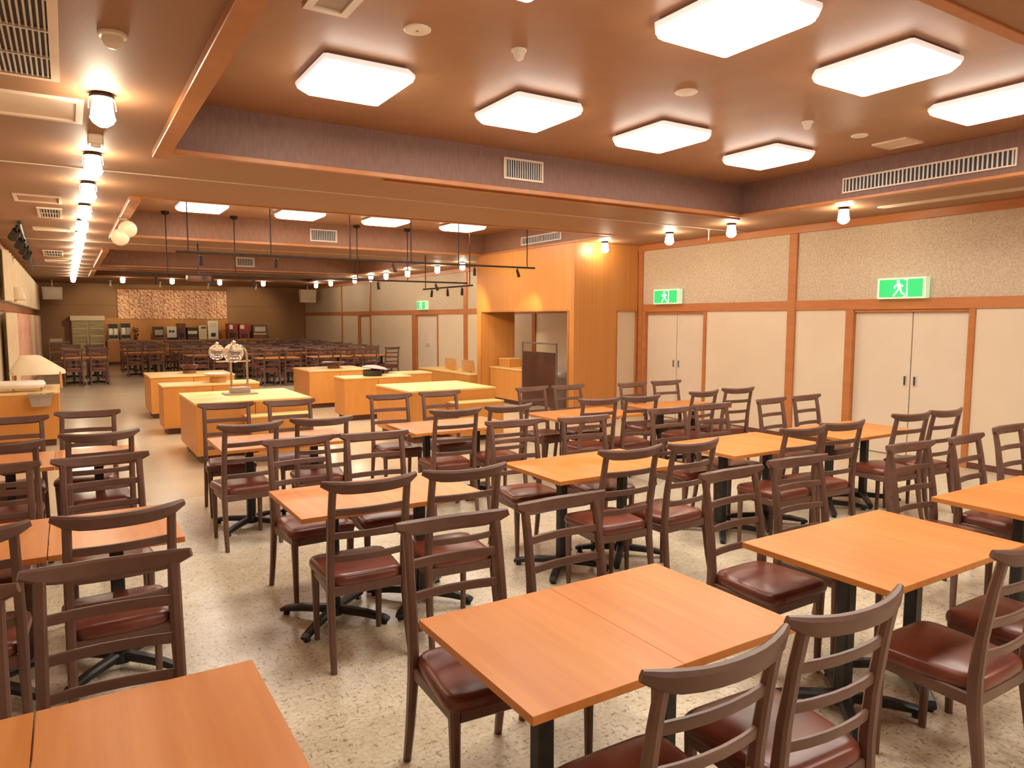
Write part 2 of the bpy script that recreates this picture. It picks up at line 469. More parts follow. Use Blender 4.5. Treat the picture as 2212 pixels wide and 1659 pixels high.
# ------------------------------------------------------------------ ceiling light panels
def light_panel():
    root = thing('ceiling_light', 'x', 'ceiling light')
    hx, hy, c = 0.335, 0.375, 0.085
    def octo(sx, sy, cc, z):
        k_ = cc * 0.22     # two opposite corners are cut wide, the other two only slightly
        return [(-sx + k_, -sy, z), (sx - cc, -sy, z), (sx, -sy + cc, z), (sx, sy - k_, z), (sx - k_, sy, z), (-sx + cc, sy, z), (-sx, sy - cc, z), (-sx, -sy + k_, z)]
    MB().loft([octo(hx - 0.02, hy - 0.02, c, 0), octo(hx - 0.02, hy - 0.02, c, -0.022)]).obj('base', 'lampbase', root)
    MB().loft([octo(hx - 0.004, hy - 0.004, c, -0.022), octo(hx, hy, c, -0.026), octo(hx, hy, c, -0.046), octo(hx - 0.006, hy - 0.006, c, -0.056)]).obj('rim', 'rim', root)
    MB().loft([octo(hx - 0.008, hy - 0.008, c, -0.056), octo(hx - 0.012, hy - 0.012, c, -0.07), octo(hx - 0.04, hy - 0.04, c * 0.8, -0.09)]).obj('diffuser', 'diffuser', root)
    remember(root)
    return root
LX = (1.80, 3.26, 4.72, 6.20)
ordn = ('first', 'second', 'third', 'fourth')
first = None
for (yy, rowname, vis) in ((5.0, 'far row of the front recess', 4), (2.88, 'near row of the front recess', 4), (11.68, 'far row of the second recess', 4), (9.65, 'added unseen near row of second recess', 4), (-0.45, 'added unseen row in recess behind the camera', 4), (17.9, 'added unseen row in the third recess', 4)):  # rows behind camera, second-near and third are unseen, added to light the room
    for i, xx in enumerate(LX):
        lab = 'glowing square ceiling panel, %s from window side, %s' % (ordn[i], rowname)
        if first is None:
            first = light_panel(); o = first
            o.location = (xx, yy, U)
            o['label'] = lab; o['group'] = 'square ceiling light panels'
        else:
            o = dup(first, (xx, yy, U), 0, lab, 'square ceiling light panels')

# ------------------------------------------------------------------ small lantern ceiling lights
def lantern():
    root = thing('lantern_light', 'x', 'ceiling light')
    MB().lathe([(0.055, 0), (0.055, -0.01), (0.066, -0.015), (0.066, -0.026), (0.045, -0.03)], n=16).obj('cap', 'dark', root, True)
    MB().lathe([(0.046, -0.028), (0.052, -0.04), (0.063, -0.125), (0.068, -0.14), (0.052, -0.168), (0.024, -0.186)], n=8).obj('glass_shade', 'lantern', root)
    for s in (-1, 1):
        MB().tube([(s * 0.062, 0, -0.018), (s * 0.07, 0, -0.05), (s * 0.072, 0, -0.09)], 0.004, 5).obj('shade_clip', 'chrome', root)
    remember(root)
    return root
LAN = []
yl = [4.90, 6.64, 8.04, 9.6, 11.1, 12.6, 14.1, 15.6, 17.1, 18.6, 20.1, 21.6, 23.1, 24.6, 26.1]
num = ['first', 'second', 'third', 'fourth', 'fifth', 'sixth', 'seventh', 'eighth', 'ninth', 'tenth', 'eleventh', 'twelfth', 'thirteenth', 'fourteenth', 'fifteenth']
for i, y in enumerate(yl):
    LAN.append((0.235, y, '%s glowing jar-shaped ceiling lantern of the window-side row, counted from camera' % num[i], 'window-side row of ceiling lanterns'))
yr = [5.14, 6.80, 7.98, 9.50, 14.6, 15.9, 17.7, 19.2, 20.4, 21.8, 24.2, 25.9]
for i, y in enumerate(yr):
    LAN.append((7.74, y, '%s glowing jar-shaped ceiling lantern of the door-side row, counted from camera' % num[i], 'door-side row of ceiling lanterns'))
for i, x in enumerate((1.56, 2.97, 4.42, 5.83)):
    LAN.append((x, 25.65, '%s jar-shaped ceiling lantern from window side before the patterned banner' % num[i], 'lantern row before the back wall'))
lan0 = None
for x, y, lab, grp in LAN:
    if lan0 is None:
        lan0 = lantern(); o = lan0; o.location = (x, y, S); o['label'] = lab; o['group'] = grp
    else:
        dup(lan0, (x, y, S), 0, lab, grp)

# ------------------------------------------------------------------ dining tables
def make_table():
    root = thing('dining_table', 'x', 'table')
    tp = MB().box(-0.266, 0.266, -0.345, 0.345, 0.674, 0.70, 0.0018).obj('tabletop', 'table', root)
    c = MB()
    c.bar([(0, 0, 0.075), (0, 0, 0.655)], 0.06, 0.06, (1, 0, 0), 0.12)
    c.obj('column', 'black', root)
    sp = MB().box(-0.2, 0.2, -0.03, 0.03, 0.655, 0.674, 0.004)
    sp.box(-0.03, 0.03, -0.24, 0.24, 0.648, 0.660, 0.004)
    sp.obj('mounting_bracket', 'black', root)
    MB().lathe([(0.05, 0.03), (0.055, 0.06), (0.042, 0.085)], n=12).obj('hub', 'black', root, True)
    for ax, ay in ((1, 1), (1, -1), (-1, 1), (-1, -1)):
        d = Vector((ax * 0.72, ay * 0.70, 0)).normalized()
        sd = Vector((-d.y, d.x, 0))
        fb = MB()
        fb.bar([d * 0.02 + Vector((0, 0, 0.062)), d * 0.2 + Vector((0, 0, 0.05)), d * 0.305 + Vector((0, 0, 0.034)), d * 0.33 + Vector((0, 0, 0.026))], [0.055, 0.05, 0.05, 0.04], [0.045, 0.04, 0.028, 0.02], sd)
        fo = fb.obj('foot', 'black', root)
        MB().lathe([(0.018, 0.0), (0.02, 0.008), (0.012, 0.018)], d.x * 0.30, d.y * 0.30, 8).obj('glide', 'black', fo)
    remember(root)
    return root

# ------------------------------------------------------------------ ladder-back chairs
def make_chair():
    root = thing('dining_chair', 'x', 'chair')
    P = [(0.197, -0.245, 0.0), (0.194, -0.212, 0.16), (0.190, -0.186, 0.36), (0.189, -0.184, 0.47), (0.188, -0.196, 0.62), (0.187, -0.222, 0.79), (0.186, -0.244, 0.90)]
    def post_y(z):
        for a, b in zip(P, P[1:]):
            if a[2] <= z <= b[2]:
                t = (z - a[2]) / (b[2] - a[2]); return a[1] + t * (b[1] - a[1])
        return P[-1][1]
    for s in (-1, 1):
        MB().bar([(s * x, y, z) for x, y, z in P], [0.028, 0.032, 0.036, 0.036, 0.035, 0.034, 0.034], [0.030, 0.036, 0.046, 0.046, 0.040, 0.034, 0.030], (1, 0, 0)).obj('rear_leg', 'chair', root, True)
        MB().bar([(s * 0.170, 0.168, 0.0), (s * 0.172, 0.168, 0.2), (s * 0.174, 0.168, 0.41)], [0.026, 0.032, 0.040], [0.026, 0.032, 0.040], (1, 0, 0)).obj('front_leg', 'chair', root, True)
    # crest rail, bowed backwards, its tips flared and raised
    pts, hs, ws = [], [], []
    for i in range(11):
        u = -1 + 2 * i / 10
        pts.append((u * 0.238, -0.284 + 0.052 * u * u, 0.904 + 0.026 * abs(u) ** 4))
        hs.append(0.060 if abs(u) < 0.7 else (0.053 if abs(u) < 0.95 else 0.028))
        ws.append(0.030 if abs(u) < 0.95 else 0.018)
    MB().bar(pts, hs, ws, (0, -0.18, 1), 0.3).obj('crest_rail', 'chair', root, True)
    for z in (0.782, 0.662, 0.545):
        y0 = post_y(z)
        MB().bar([(u * 0.174, y0 - 0.020 * (1 - u * u), z) for u in (-1, -0.6, -0.2, 0.2, 0.6, 1)], 0.034, 0.016, (0, -0.12, 1)).obj('slat', 'chair', root, True)
    # apron under the cushion
    ap = MB()
    ap.bar([(-0.155, 0.172, 0.382), (0.155, 0.172, 0.382)], 0.05, 0.022, (0, 0, 1))
    ap.bar([(-0.17, -0.184, 0.382), (0.17, -0.184, 0.382)], 0.05, 0.022, (0, 0, 1))
    for s in (-1, 1):
        ap.bar([(s * 0.174, 0.16, 0.382), (s * 0.186, -0.17, 0.382)], 0.05, 0.022, (0, 0, 1))
    ap.obj('seat_frame', 'chair', root)
    def outline(sc, z, dz=0.0):
        out = []
        n = 28
        for i in range(n):
            a = 2 * PI * i / n
            ca, sa = math.cos(a), math.sin(a)
            e = 0.30
            x = abs(ca) ** e * (1 if ca >= 0 else -1)
            y = abs(sa) ** e * (1 if sa >= 0 else -1)
            hw = 0.2 + 0.015 * y
            out.append((x * hw * sc, 0.005 + y * 0.205 * sc, z))
        return out
    MB().loft([outline(0.95, 0.402), outline(0.99, 0.410), outline(1.0, 0.424), outline(0.985, 0.442), outline(0.945, 0.453), outline(0.84, 0.459), outline(0.5, 0.463), outline(0.12, 0.464)]).obj('seat_cushion', 'leather', root, True)
    remember(root)
    return root

table0 = make_table(); chair0 = make_chair()
used = {'t': False, 'c': False}
TABLES, CHAIRS = [], []
def clear(x, y, rz):
    c, sn = math.cos(rz), math.sin(rz)
    legs = [(x + lx * c - ly * sn, y + lx * sn + ly * c) for lx, ly in ((-.170, .168), (.170, .168))]
    for tx, ty in TABLES:
        if abs(tx - x) > 0.8 or abs(ty - y) > 0.9: continue
        for px, py in legs:
            u, v = abs(px - tx), abs(py - ty)
            along = min(max(u * 0.717 + v * 0.697, 0), 0.345)
            if math.hypot(u - along * 0.717, v - along * 0.697) < 0.0405: return False
    for qx, qy, qr in CHAIRS:
        if abs(qx - x) < 0.455 and abs(qy - y) < 0.44: return False
    return True
OFFS = sorted(((dx * .01, dy * .01) for dx in range(-9, 10) for dy in range(-2, 10)), key=lambda d: math.hypot(d[0], d[1]))
def settle(x, y, rz):
    """nudge a chair so that its legs clear the table feet and its neighbour."""
    for dx, dy in OFFS:
        nx, ny = x + dx, y - dy * math.cos(rz)
        if clear(nx, ny, rz):
            x, y = nx, ny
            break
    CHAIRS.append((x, y, rz))
    return x, y
def put_table(x, y, label, group):
    TABLES.append((x, y))
    if not used['t']:
        used['t'] = True; table0.location = (x, y, 0); table0['label'] = label; table0['group'] = group
        return table0
    return dup(table0, (x, y, 0), 0, label, group)
def put_chair(x, y, rz, label, group):
    x, y = settle(x, y, rz)
    if not used['c']:
        used['c'] = True; chair0.location = (x, y, 0); chair0.rotation_euler = (0, 0, rz); chair0['label'] = label; chair0['group'] = group
        return chair0
    return dup(chair0, (x, y, 0), rz, label, group)

COLN = ('first', 'second', 'third', 'fourth', 'fifth')
ROWN = {1: 'front row', 2: 'second row', 3: 'third row'}
CX = {0: -0.115, 1: 1.485, 2: 3.075, 3: 4.655, 4: 6.035}
RY = {1: 1.775, 2: 3.87, 3: 6.03}
# measured places of the backrests (crest rail centres), chair by chair: row, column, side, seat -> x, y, turn in degrees
BACK = {}
def chair_at(r, c, side, i):
    dx = (-0.275, 0.275)[i]
    x = CX[c] + dx
    y = RY[r] + (-0.70 if side == 'n' else 0.70)
    return x, y, 0.0
MEAS = {
 (1,1,'n',0):(1.28,1.09,-1),(1,1,'n',1):(1.80,1.10,-3),(1,0,'f',1):(0.08,2.57,-3),(1,1,'f',0):(1.24,2.45,-4),(1,1,'f',1):(1.77,2.47,1),
 (1,2,'f',0):(2.84,2.48,1),(1,2,'f',1):(3.41,2.51,-4),(1,3,'f',0):(4.43,2.43,-4),(1,3,'f',1):(4.96,2.42,3),
 (2,0,'n',1):(0.13,3.22,3),(2,1,'n',0):(1.19,3.24,-2),(2,1,'n',1):(1.70,3.22,-3),(2,2,'n',0):(2.84,3.18,-3),(2,2,'n',1):(3.325,3.14,3),
 (2,3,'n',0):(4.44,3.20,-3),(2,3,'n',1):(4.92,3.17,-6),(2,4,'n',0):(5.86,3.20,-6),(2,4,'n',1):(6.37,3.17,-3),
 (2,0,'f',1):(0.13,4.58,2),(2,1,'f',0):(1.235,4.62,3),(2,1,'f',1):(1.715,4.56,-5),(2,2,'f',0):(2.85,4.58,-6),(2,2,'f',1):(3.40,4.48,-5),
 (2,3,'f',0):(4.40,4.52,-3),(2,3,'f',1):(4.95,4.51,-3),(2,4,'f',0):(5.80,4.52,4),(2,4,'f',1):(6.34,4.54,2),
 (3,0,'n',1):(0.13,5.48,4),(3,1,'n',0):(1.12,5.40,5),(3,1,'n',1):(1.69,5.46,-8),(3,2,'n',0):(2.79,5.38,-5),(3,2,'n',1):(3.32,5.42,-4),
 (3,3,'n',0):(4.34,5.40,-6),(3,3,'n',1):(4.86,5.38,-5),(3,4,'n',0):(5.79,5.40,4),(3,4,'n',1):(6.38,5.41,-6),
 (3,0,'f',1):(0.12,6.86,-8),(3,1,'f',0):(1.20,6.86,-6),(3,1,'f',1):(1.75,6.80,-1),(3,2,'f',0):(2.75,6.80,-5),(3,2,'f',1):(3.32,6.81,-3),
 (3,3,'f',0):(4.43,6.72,6),(3,3,'f',1):(4.91,6.66,1),(3,4,'f',0):(5.80,6.58,3),(3,4,'f',1):(6.34,6.57,-4)}
SKIP = {(1,0,'n',0),(1,0,'n',1),(1,3,'n',0),(1,3,'n',1),(1,4,'n',0),(1,4,'n',1),(1,4,'f',1)}
for r in (1, 2, 3):
    for c in range(5):
        for i in (0, 1):
            half = ('window half', 'door half')[i]
            if not (r == 1 and c == 4 and i == 1):
                put_table(CX[c] + (-1, 1)[i] * (0.268 if c in (0, 3) else 0.2661), RY[r], 'orange wood-top pedestal table, %s, %s table pair from window wall, %s' % (ROWN[r], COLN[c], half), 'near dining tables')
for r in (1, 2, 3):
    for c in range(5):
        for i in (0, 1):
            half = ('window half', 'door half')[i]
            for side in 'nf':
                if (r, c, side, i) in SKIP: continue
                x, y, a = MEAS.get((r, c, side, i), chair_at(r, c, side, i))
                rz = math.radians(a) + (0 if side == 'n' else PI)
                # the crest rail lies 0.27 behind the chair's centre
                ox, oy = x + 0.27 * -math.sin(rz), y + 0.27 * math.cos(rz)
                put_chair(ox, oy, rz, 'dark ladder-back chair %s, %s, %s pair from window wall, %s' % (('back to camera', 'facing camera')[side == 'f'], ROWN[r], COLN[c], half), 'near dining chairs')

FC = {0: 0.37, 1: 1.95, 2: 3.28, 3: 4.62, 4: 5.98, 5: 7.22}
FR = {1: 19.0, 2: 21.5, 3: 23.9, 4: 26.3}
FCN = ('first', 'second', 'third', 'fourth', 'fifth', 'sixth')
FRN = {1: 'first', 2: 'second', 3: 'third', 4: 'last'}
for r, cols in ((1, (3, 4, 5)), (2, (0, 2, 3, 4, 5)), (3, (0, 1, 2, 3, 4, 5)), (4, (1, 2, 3, 4, 5))):
    for c in cols:
        for i in (0, 1):
            half = ('window half', 'door half')[i]
            jx, jy = random.uniform(-.02, .02), random.uniform(-.03, .03)
            put_table(FC[c] + (-0.267, 0.267)[i], FR[r], 'pedestal table past the buffet, %s far row, %s pair from window wall, %s' % (FRN[r], FCN[c], half), 'far dining tables')
            for side in 'nf':
                rz = math.radians(random.uniform(-7, 7)) + (0 if side == 'n' else PI)
                x = FC[c] + (-0.275, 0.275)[i] + random.uniform(-.03, .03)
                y = FR[r] + (-0.45 if side == 'n' else 0.45) + random.uniform(-.05, .05)
                put_chair(x, y, rz, 'dark chair past buffet %s, %s far row, %s window-wall pair, %s' % (('back to camera', 'facing camera')[side == 'f'], FRN[r], FCN[c], half), 'far dining chairs')

# ------------------------------------------------------------------ buffet islands
def island(name, label, x0, x1, y0, y1, ledge=None, group='buffet islands', top=0.722):
    root = thing(name, label, 'buffet counter', ((x0 + x1) / 2, (y0 + y1) / 2, 0), 0, group)
    hx, hy = (x1 - x0) / 2, (y1 - y0) / 2
    MB().box(-hx + 0.06, hx - 0.06, -hy + 0.06, hy - 0.06, 0, 0.095).obj('plinth', 'kick', root)
    n = 2 if hx > 0.5 else 1
    w = 2 * hx / n
    for k in range(n):
        MB().box(-hx + k * w + 0.002, -hx + (k + 1) * w - 0.002, -hy, hy, 0.09, top - 0.027, 0.006).obj('cabinet_body', 'island', root)
    MB().box(-hx - 0.008, hx + 0.008, -hy - 0.008, hy + 0.008, top - 0.027, top, 0.004).obj('countertop', 'island_top', root)
    if ledge:
        a, b, d = ledge
        MB().box(a - (x0 + x1) / 2, b - (x0 + x1) / 2, -hy - d, -hy - 0.001, 0.09, 0.54, 0.005).obj('step_cabinet', 'island', root)
        MB().box(a - (x0 + x1) / 2 - 0.005, b - (x0 + x1) / 2 + 0.005, -hy - d - 0.01, -hy - 0.001, 0.54, 0.56, 0.004).obj('tray_ledge', 'island_top', root)
    remember(root)
    return root
island('buffet_island', 'pale wood buffet island with glass-globe dispenser, first on the aisle side', 1.22, 2.565, 8.92, 10.27, (1.75, 2.5, 0.3))
island('buffet_island', 'pale wood buffet island holding the wide plate on a foot', 1.14, 2.50, 11.45, 12.05)
island('buffet_island', 'pale wood buffet island at the aisle with small dark bowl', 1.15, 2.50, 13.38, 14.50)
island('buffet_island', 'large bright pale wood buffet island with empty top near the hatch', 3.90, 5.24, 8.88, 10.12, (4.45, 5.2, 0.3))
island('buffet_island', 'pale wood buffet island with round black lidded pot', 3.86, 5.05, 11.45, 12.0)
island('buffet_island', 'pale wood buffet island with dark footed tray, farthest toward dining tables', 3.84, 5.05, 13.42, 14.52)
island('side_counter', 'low wood counter behind the large bright island', 5.07, 5.7, 11.98, 12.5, group='buffet side counters')
island('side_counter', 'low wood bench counter with two small wooden blocks, beyond the hatch block', 7.22, 7.9, 13.3, 15.9, group='buffet side counters', top=0.53)
island('side_counter', 'wood counter inside the serving hatch holding a small box', 7.47, 8.03, 11.6, 12.88, group='buffet side counters')
island('side_counter', 'orange wood counter at window wall with white tray and metal basin', -0.93, -0.13, 11.25, 12.6, group='buffet side counters')
for yy, lb in ((13.95, 'small wooden block on the low bench counter, nearer the hatch block'), (14.8, 'small wooden block on the low bench counter, farther from the hatch block')):
    t = thing('wooden_block', lb, 'block', (7.55, yy, 0.532), PI / 2, 'wooden sign blocks')
    MB().box(-0.10, 0.10, -0.03, 0.03, 0, 0.02, 0.003).obj('base', 'island', t)
    MB().loft([[(-0.27, -0.02, 0.02), (0.27, -0.02, 0.02), (0.27, 0.03, 0.02), (-0.27, 0.03, 0.02)], [(-0.25, 0.02, 0.26), (0.25, 0.02, 0.26), (0.25, 0.045, 0.26), (-0.25, 0.045, 0.26)]]).obj('face_board', 'bowl_wood', t)
t = thing('wooden_box', 'small pale wooden box on the counter inside the serving hatch', 'box', (7.78, 12.55, 0.722))
MB().box(-0.17, 0.17, -0.2, 0.2, 0, 0.16, 0.006).obj('body', 'island', t)
MB().box(-0.175, 0.175, -0.205, 0.205, 0.16, 0.175, 0.004).obj('lid', 'island_top', t)

# ------------------------------------------------------------------ things on the islands
t = thing('drink_dispenser', 'dispenser with two clear globes and a steel arch on the first island', 'dispenser', (1.88, 9.75, 0.722))
MB().box(-0.2, 0.2, -0.15, 0.15, 0, 0.02, 0.004).obj('base_plate', 'greysteel', t)
MB().box(-0.12, 0.12, -0.09, 0.09, 0.02, 0.09, 0.008).obj('drip_box', 'greysteel', t)
ar = [(-0.10, 0, 0.08), (-0.10, 0, 0.45)] + [(-0.10 * math.cos(a), 0, 0.50 + 0.13 * math.sin(a)) for a in [PI * q / 10 for q in range(11)]] + [(0.10, 0, 0.45), (0.10, 0, 0.08)]
MB().tube(ar, 0.014, 8).obj('arch', 'chrome', t, True)
MB().sphere((-0.07, -0.05, 0.54), 0.125, 20, 12).obj('globe', 'glass', t, True)
MB().sphere((-0.26, 0.03, 0.55), 0.10, 20, 12).obj('globe', 'glass', t, True)
MB().tube([(-0.28, 0.0, 0.43), (0.14, 0.0, 0.43)], 0.01, 8).obj('crossbar', 'chrome', t)
MB().lathe([(0.03, 0.66), (0.035, 0.68), (0.01, 0.70)], -0.07, -0.05, 10).obj('lid_knob', 'chrome', t)
MB().lathe([(0.025, 0.645), (0.03, 0.665), (0.01, 0.68)], -0.26, 0.03, 10).obj('lid_knob', 'chrome', t)

def bowl(name, label, cat, x, y, prof, mat, foot=None, footmat=None):
    t = thing(name, label, cat, (x, y, 0.722))
    MB().lathe(prof, n=24).obj('bowl', mat, t, True)
    if foot:
        MB().lathe(foot, n=20).obj('foot', footmat, t, True)
    return t
bowl('serving_bowl', 'dark wide-rimmed bowl standing on the far aisle-side island', 'bowl', 1.84, 13.95, [(0.08, 0.06), (0.12, 0.09), (0.155, 0.14), (0.155, 0.15), (0.13, 0.145), (0.08, 0.09)], 'bowl_dark', [(0.11, 0.0), (0.11, 0.05), (0.08, 0.065)], 'brownmach')
bowl('serving_plate', 'wide pale plate on a wooden foot, on the second aisle-side island', 'plate', 1.95, 11.75, [(0.10, 0.085), (0.16, 0.10), (0.215, 0.13), (0.215, 0.14), (0.15, 0.122), (0.05, 0.11)], 'plate', [(0.12, 0.0), (0.125, 0.05), (0.10, 0.09)], 'bowl_wood')
bowl('serving_tray', 'flat dark tray raised on a block, on the farthest hatch-side island', 'tray', 4.47, 13.9, [(0.12, 0.09), (0.2, 0.10), (0.23, 0.125), (0.225, 0.13), (0.18, 0.112), (0.05, 0.105)], 'bowl_dark', [(0.12, 0.0), (0.12, 0.09)], 'brownmach')
t = bowl('round_pot', 'round black pot with tilted clear lid on a hatch-side island', 'pot', 4.45, 11.72, [(0.15, 0.0), (0.165, 0.02), (0.165, 0.10), (0.15, 0.10), (0.14, 0.03), (0.05, 0.02)], 'dark')
lid = MB().lathe([(0.23, 0.0), (0.225, 0.012), (0.15, 0.04), (0.05, 0.055), (0.02, 0.06)], n=24).obj('lid', 'greypanel', t, True)
lid.location = (0.05, 0, 0.125); lid.rotation_euler = (0, math.radians(8), 0)
MB().lathe([(0.012, 0.055), (0.02, 0.08), (0.012, 0.09)], n=10).obj('knob', 'dark', lid)

# tray-return rack in front of the hatch
t = thing('tray_rack', 'dark brown wheeled rack with tall steel frame before the hatch', 'rack', (7.12, 10.53, 0))
fr = MB()
for y in (-0.53, 0.55):
    fr.bar([(0, y, 0.06), (0, y, 1.29)], 0.03, 0.03, (1, 0, 0))
fr.bar([(0, -0.53, 1.275), (0, 0.55, 1.275)], 0.03, 0.03, (1, 0, 0))
fr.obj('frame', 'dark_steel', t)
MB().box(-0.012, 0.012, -0.515, 0.535, 0.16, 1.12, 0.004).obj('dark_board', 'darkpanel', t)
bs = MB()
for y in (-0.53, 0.55):
    bs.bar([(-0.16, y, 0.07), (0.14, y, 0.07)], 0.04, 0.03, (0, 1, 0))
bs.obj('base_bar', 'greysteel', t)
for y in (-0.53, 0.55):
    for x in (-0.14, 0.12):
        MB().lathe([(0.015, 0.0), (0.028, 0.012), (0.028, 0.04), (0.015, 0.055)], x, y, 10).obj('caster', 'dark', t)
t = thing('waste_bin', 'grey round-topped bin beyond the dark rack, inside the serving hatch', 'bin', (7.75, 10.75, 0))
MB().lathe([(0.20, 0.0), (0.21, 0.02), (0.23, 0.60), (0.23, 0.62)], n=20).obj('body', 'greysteel', t, True)
MB().lathe([(0.235, 0.62), (0.235, 0.65), (0.19, 0.73), (0.10, 0.76), (0.02, 0.765)], n=20).obj('lid', 'greysteel', t, True)

# things on the counter at the window wall
t = thing('draped_cover', 'cream cloth draped in a peak over a stand at window wall', 'cloth cover', (-0.38, 12.05, 0.7235))
cv = []
for z, a, b, ox in ((0.20, 0.33, 0.30, 0.0), (0.25, 0.32, 0.29, 0.0), (0.34, 0.235, 0.22, -0.03), (0.44, 0.135, 0.13, -0.065), (0.46, 0.10, 0.10, -0.075)):
    ring = []
    for q in range(24):
        an = 2 * PI * q / 24
        e = 0.6
        wob = 1 + 0.035 * math.sin(5 * an + z * 9)
        ca, sa = math.cos(an), math.sin(an)
        ring.append((ox + a * wob * math.copysign(abs(ca) ** e, ca), b * wob * math.copysign(abs(sa) ** e, sa), z))
    cv.append(ring)
MB().loft(cv).obj('cloth', 'cloth_white', t, True)
for sx in (-0.27, 0.27):
    for sy in (-0.22, 0.22):
        MB().bar([(sx * 1.03, sy * 1.03, 0), (sx, sy, 0.23)], 0.03, 0.03, (1, 0, 0)).obj('stand_leg', 'bowl_wood', t)
t = thing('serving_tray', 'white round-edged serving tray on orange counter at window wall', 'tray', (-0.58, 11.55, 0.722))
MB().box(-0.3, 0.3, -0.16, 0.16, 0.05, 0.14, 0.04).obj('tray', 'white', t, True)
tl = MB()
for sx in (-0.25, 0.25):
    for sy in (-0.12, 0.12):
        tl.bar([(sx, sy, 0), (sx, sy, 0.06)], 0.02, 0.02, (1, 0, 0))
tl.obj('feet', 'chrome', t)
t = thing('metal_basin', 'grey metal basin hung on the front of the orange counter', 'basin', (-0.33, 11.10, 0.56))
MB().loft([[(-0.10, -0.07, 0), (0.10, -0.07, 0), (0.10, 0.11, 0), (-0.10, 0.11, 0)], [(-0.13, -0.10, 0.14), (0.13, -0.10, 0.14), (0.13, 0.13, 0.14), (-0.13, 0.13, 0.14)]]).obj('basin', 'greysteel', t)
MB().box(-0.15, 0.15, -0.12, 0.135, 0.14, 0.16, 0.005).obj('rim', 'chrome', t)

# ------------------------------------------------------------------ exit signs
MAN = [  # a running figure and a doorway, drawn in sign units (y, z)
    [(-0.016, 0.060), (-0.004, 0.066), (0.008, 0.060), (0.008, 0.044), (-0.004, 0.038), (-0.016, 0.044)],
    [(-0.014, 0.036), (0.016, 0.036), (0.022, -0.004), (-0.006, -0.010)],
    [(0.014, 0.036), (0.040, 0.016), (0.034, 0.008), (0.010, 0.022)],
    [(-0.014, 0.034), (-0.036, 0.020), (-0.034, -0.004), (-0.026, -0.004), (-0.026, 0.012), (-0.008, 0.022)],
    [(0.006, -0.004), (0.022, -0.004), (0.034, -0.036), (0.056, -0.046), (0.052, -0.056), (0.026, -0.048)],
    [(-0.006, -0.008), (0.010, -0.008), (-0.014, -0.040), (-0.034, -0.066), (-0.046, -0.060), (-0.026, -0.036)],
]
def exit_sign(label, y, z, w, h):
    t = thing('exit_sign', label, 'exit sign', (XR - 0.10, y, z), 0, 'green emergency exit signs')
    MB().box(0, 0.10, -w / 2, w / 2, -h / 2, h / 2, 0.008).obj('housing', 'exit_frame', t)
    fc = MB().box(-0.012, 0.002, -w / 2 + 0.035, w / 2 - 0.035, -h / 2 + 0.022, h / 2 - 0.022, 0.003).obj('face', 'exit', t)
    s = h / 0.17
    fg = MB()
    def flat(poly, oy=0.0):
        n = len(poly)
        a = [(-0.018, oy - p * s, q * s) for p, q in poly]
        b = [(-0.012, oy - p * s, q * s) for p, q in poly]
        fg.loft([a, b])
    # white doorway block with green figure left open, as on the photographed sign
    for p in MAN:
        flat(p, 0.02)
    flat([(0.045, 0.070), (0.075, 0.070), (0.075, -0.070), (0.045, -0.070), (0.045, -0.062), (0.067, -0.062), (0.067, 0.062), (0.045, 0.062)], 0.02)
    fg.obj('running_figure', 'exit_white', fc)
    return t
exit_sign('large green running-figure exit sign above the wide double doors', 4.945, 2.085, 0.60, 0.255)
exit_sign('green running-figure exit sign above the double doors beside the hatch', 8.98, 2.085, 0.60, 0.25)
exit_sign('tiny far green exit sign above the narrow door past the hatch', 18.85, 2.09, 0.60, 0.25)

# ------------------------------------------------------------------ vents and ceiling fittings
def grille(name, label, o, u, v, nrm, W, H, n, cross=0, frame=0.03, cat='vent', fm='cream_metal', bm='dark', sm='grille'):
    """grille in the plane spanned by u (length W) and v (length H), facing nrm, centred at o."""
    t = thing(name, label, cat, o)
    u, v, nrm = Vector(u), Vector(v), Vector(nrm)
    def pb(mb, u0, u1, v0, v1, d0, d1):
        vs_ = [u * a + v * b + nrm * d for d in (d0, d1) for b in (v0, v1) for a in (u0, u1)]
        mb.add(vs_, [(0, 2, 3, 1), (4, 5, 7, 6), (0, 1, 5, 4), (2, 6, 7, 3), (0, 4, 6, 2), (1, 3, 7, 5)])
    fr = MB()
    pb(fr, -W / 2, W / 2, -H / 2, -H / 2 + frame, 0, 0.018); pb(fr, -W / 2, W / 2, H / 2 - frame, H / 2, 0, 0.018)
    pb(fr, -W / 2, -W / 2 + frame, -H / 2 + frame, H / 2 - frame, 0, 0.018); pb(fr, W / 2 - frame, W / 2, -H / 2 + frame, H / 2 - frame, 0, 0.018)
    fr.obj('frame', fm, t)
    bk = MB(); pb(bk, -W / 2 + frame, W / 2 - frame, -H / 2 + frame, H / 2 - frame, 0.0, 0.004); bk.obj('backing', bm, t)
    if n:
        sw = (W - 2 * frame) / n
        for q in range(n):
            a = -W / 2 + frame + (q + 0.32) * sw
            sl = MB(); pb(sl, a, a + sw * 0.36, -H / 2 + frame, H / 2 - frame, 0.004, 0.013)
            sl.obj('slat', sm, t)
    for q in range(cross):
        b = -H / 2 + H * (q + 1) / (cross + 1)
        cr = MB(); pb(cr, -W / 2 + frame, W / 2 - frame, b - 0.008, b + 0.008, 0.004, 0.017); cr.obj('crossbar', sm, t)
    return t
DN, X_, Y_, Z_ = (0, 0, -1), (1, 0, 0), (0, 1, 0), (0, 0, 1)
grille('return_air_grille', 'big slatted return-air grille in ceiling by the window wall', (-0.29, 3.95, S), X_, Y_, DN, 0.64, 1.56, 24, 3, 0.04)
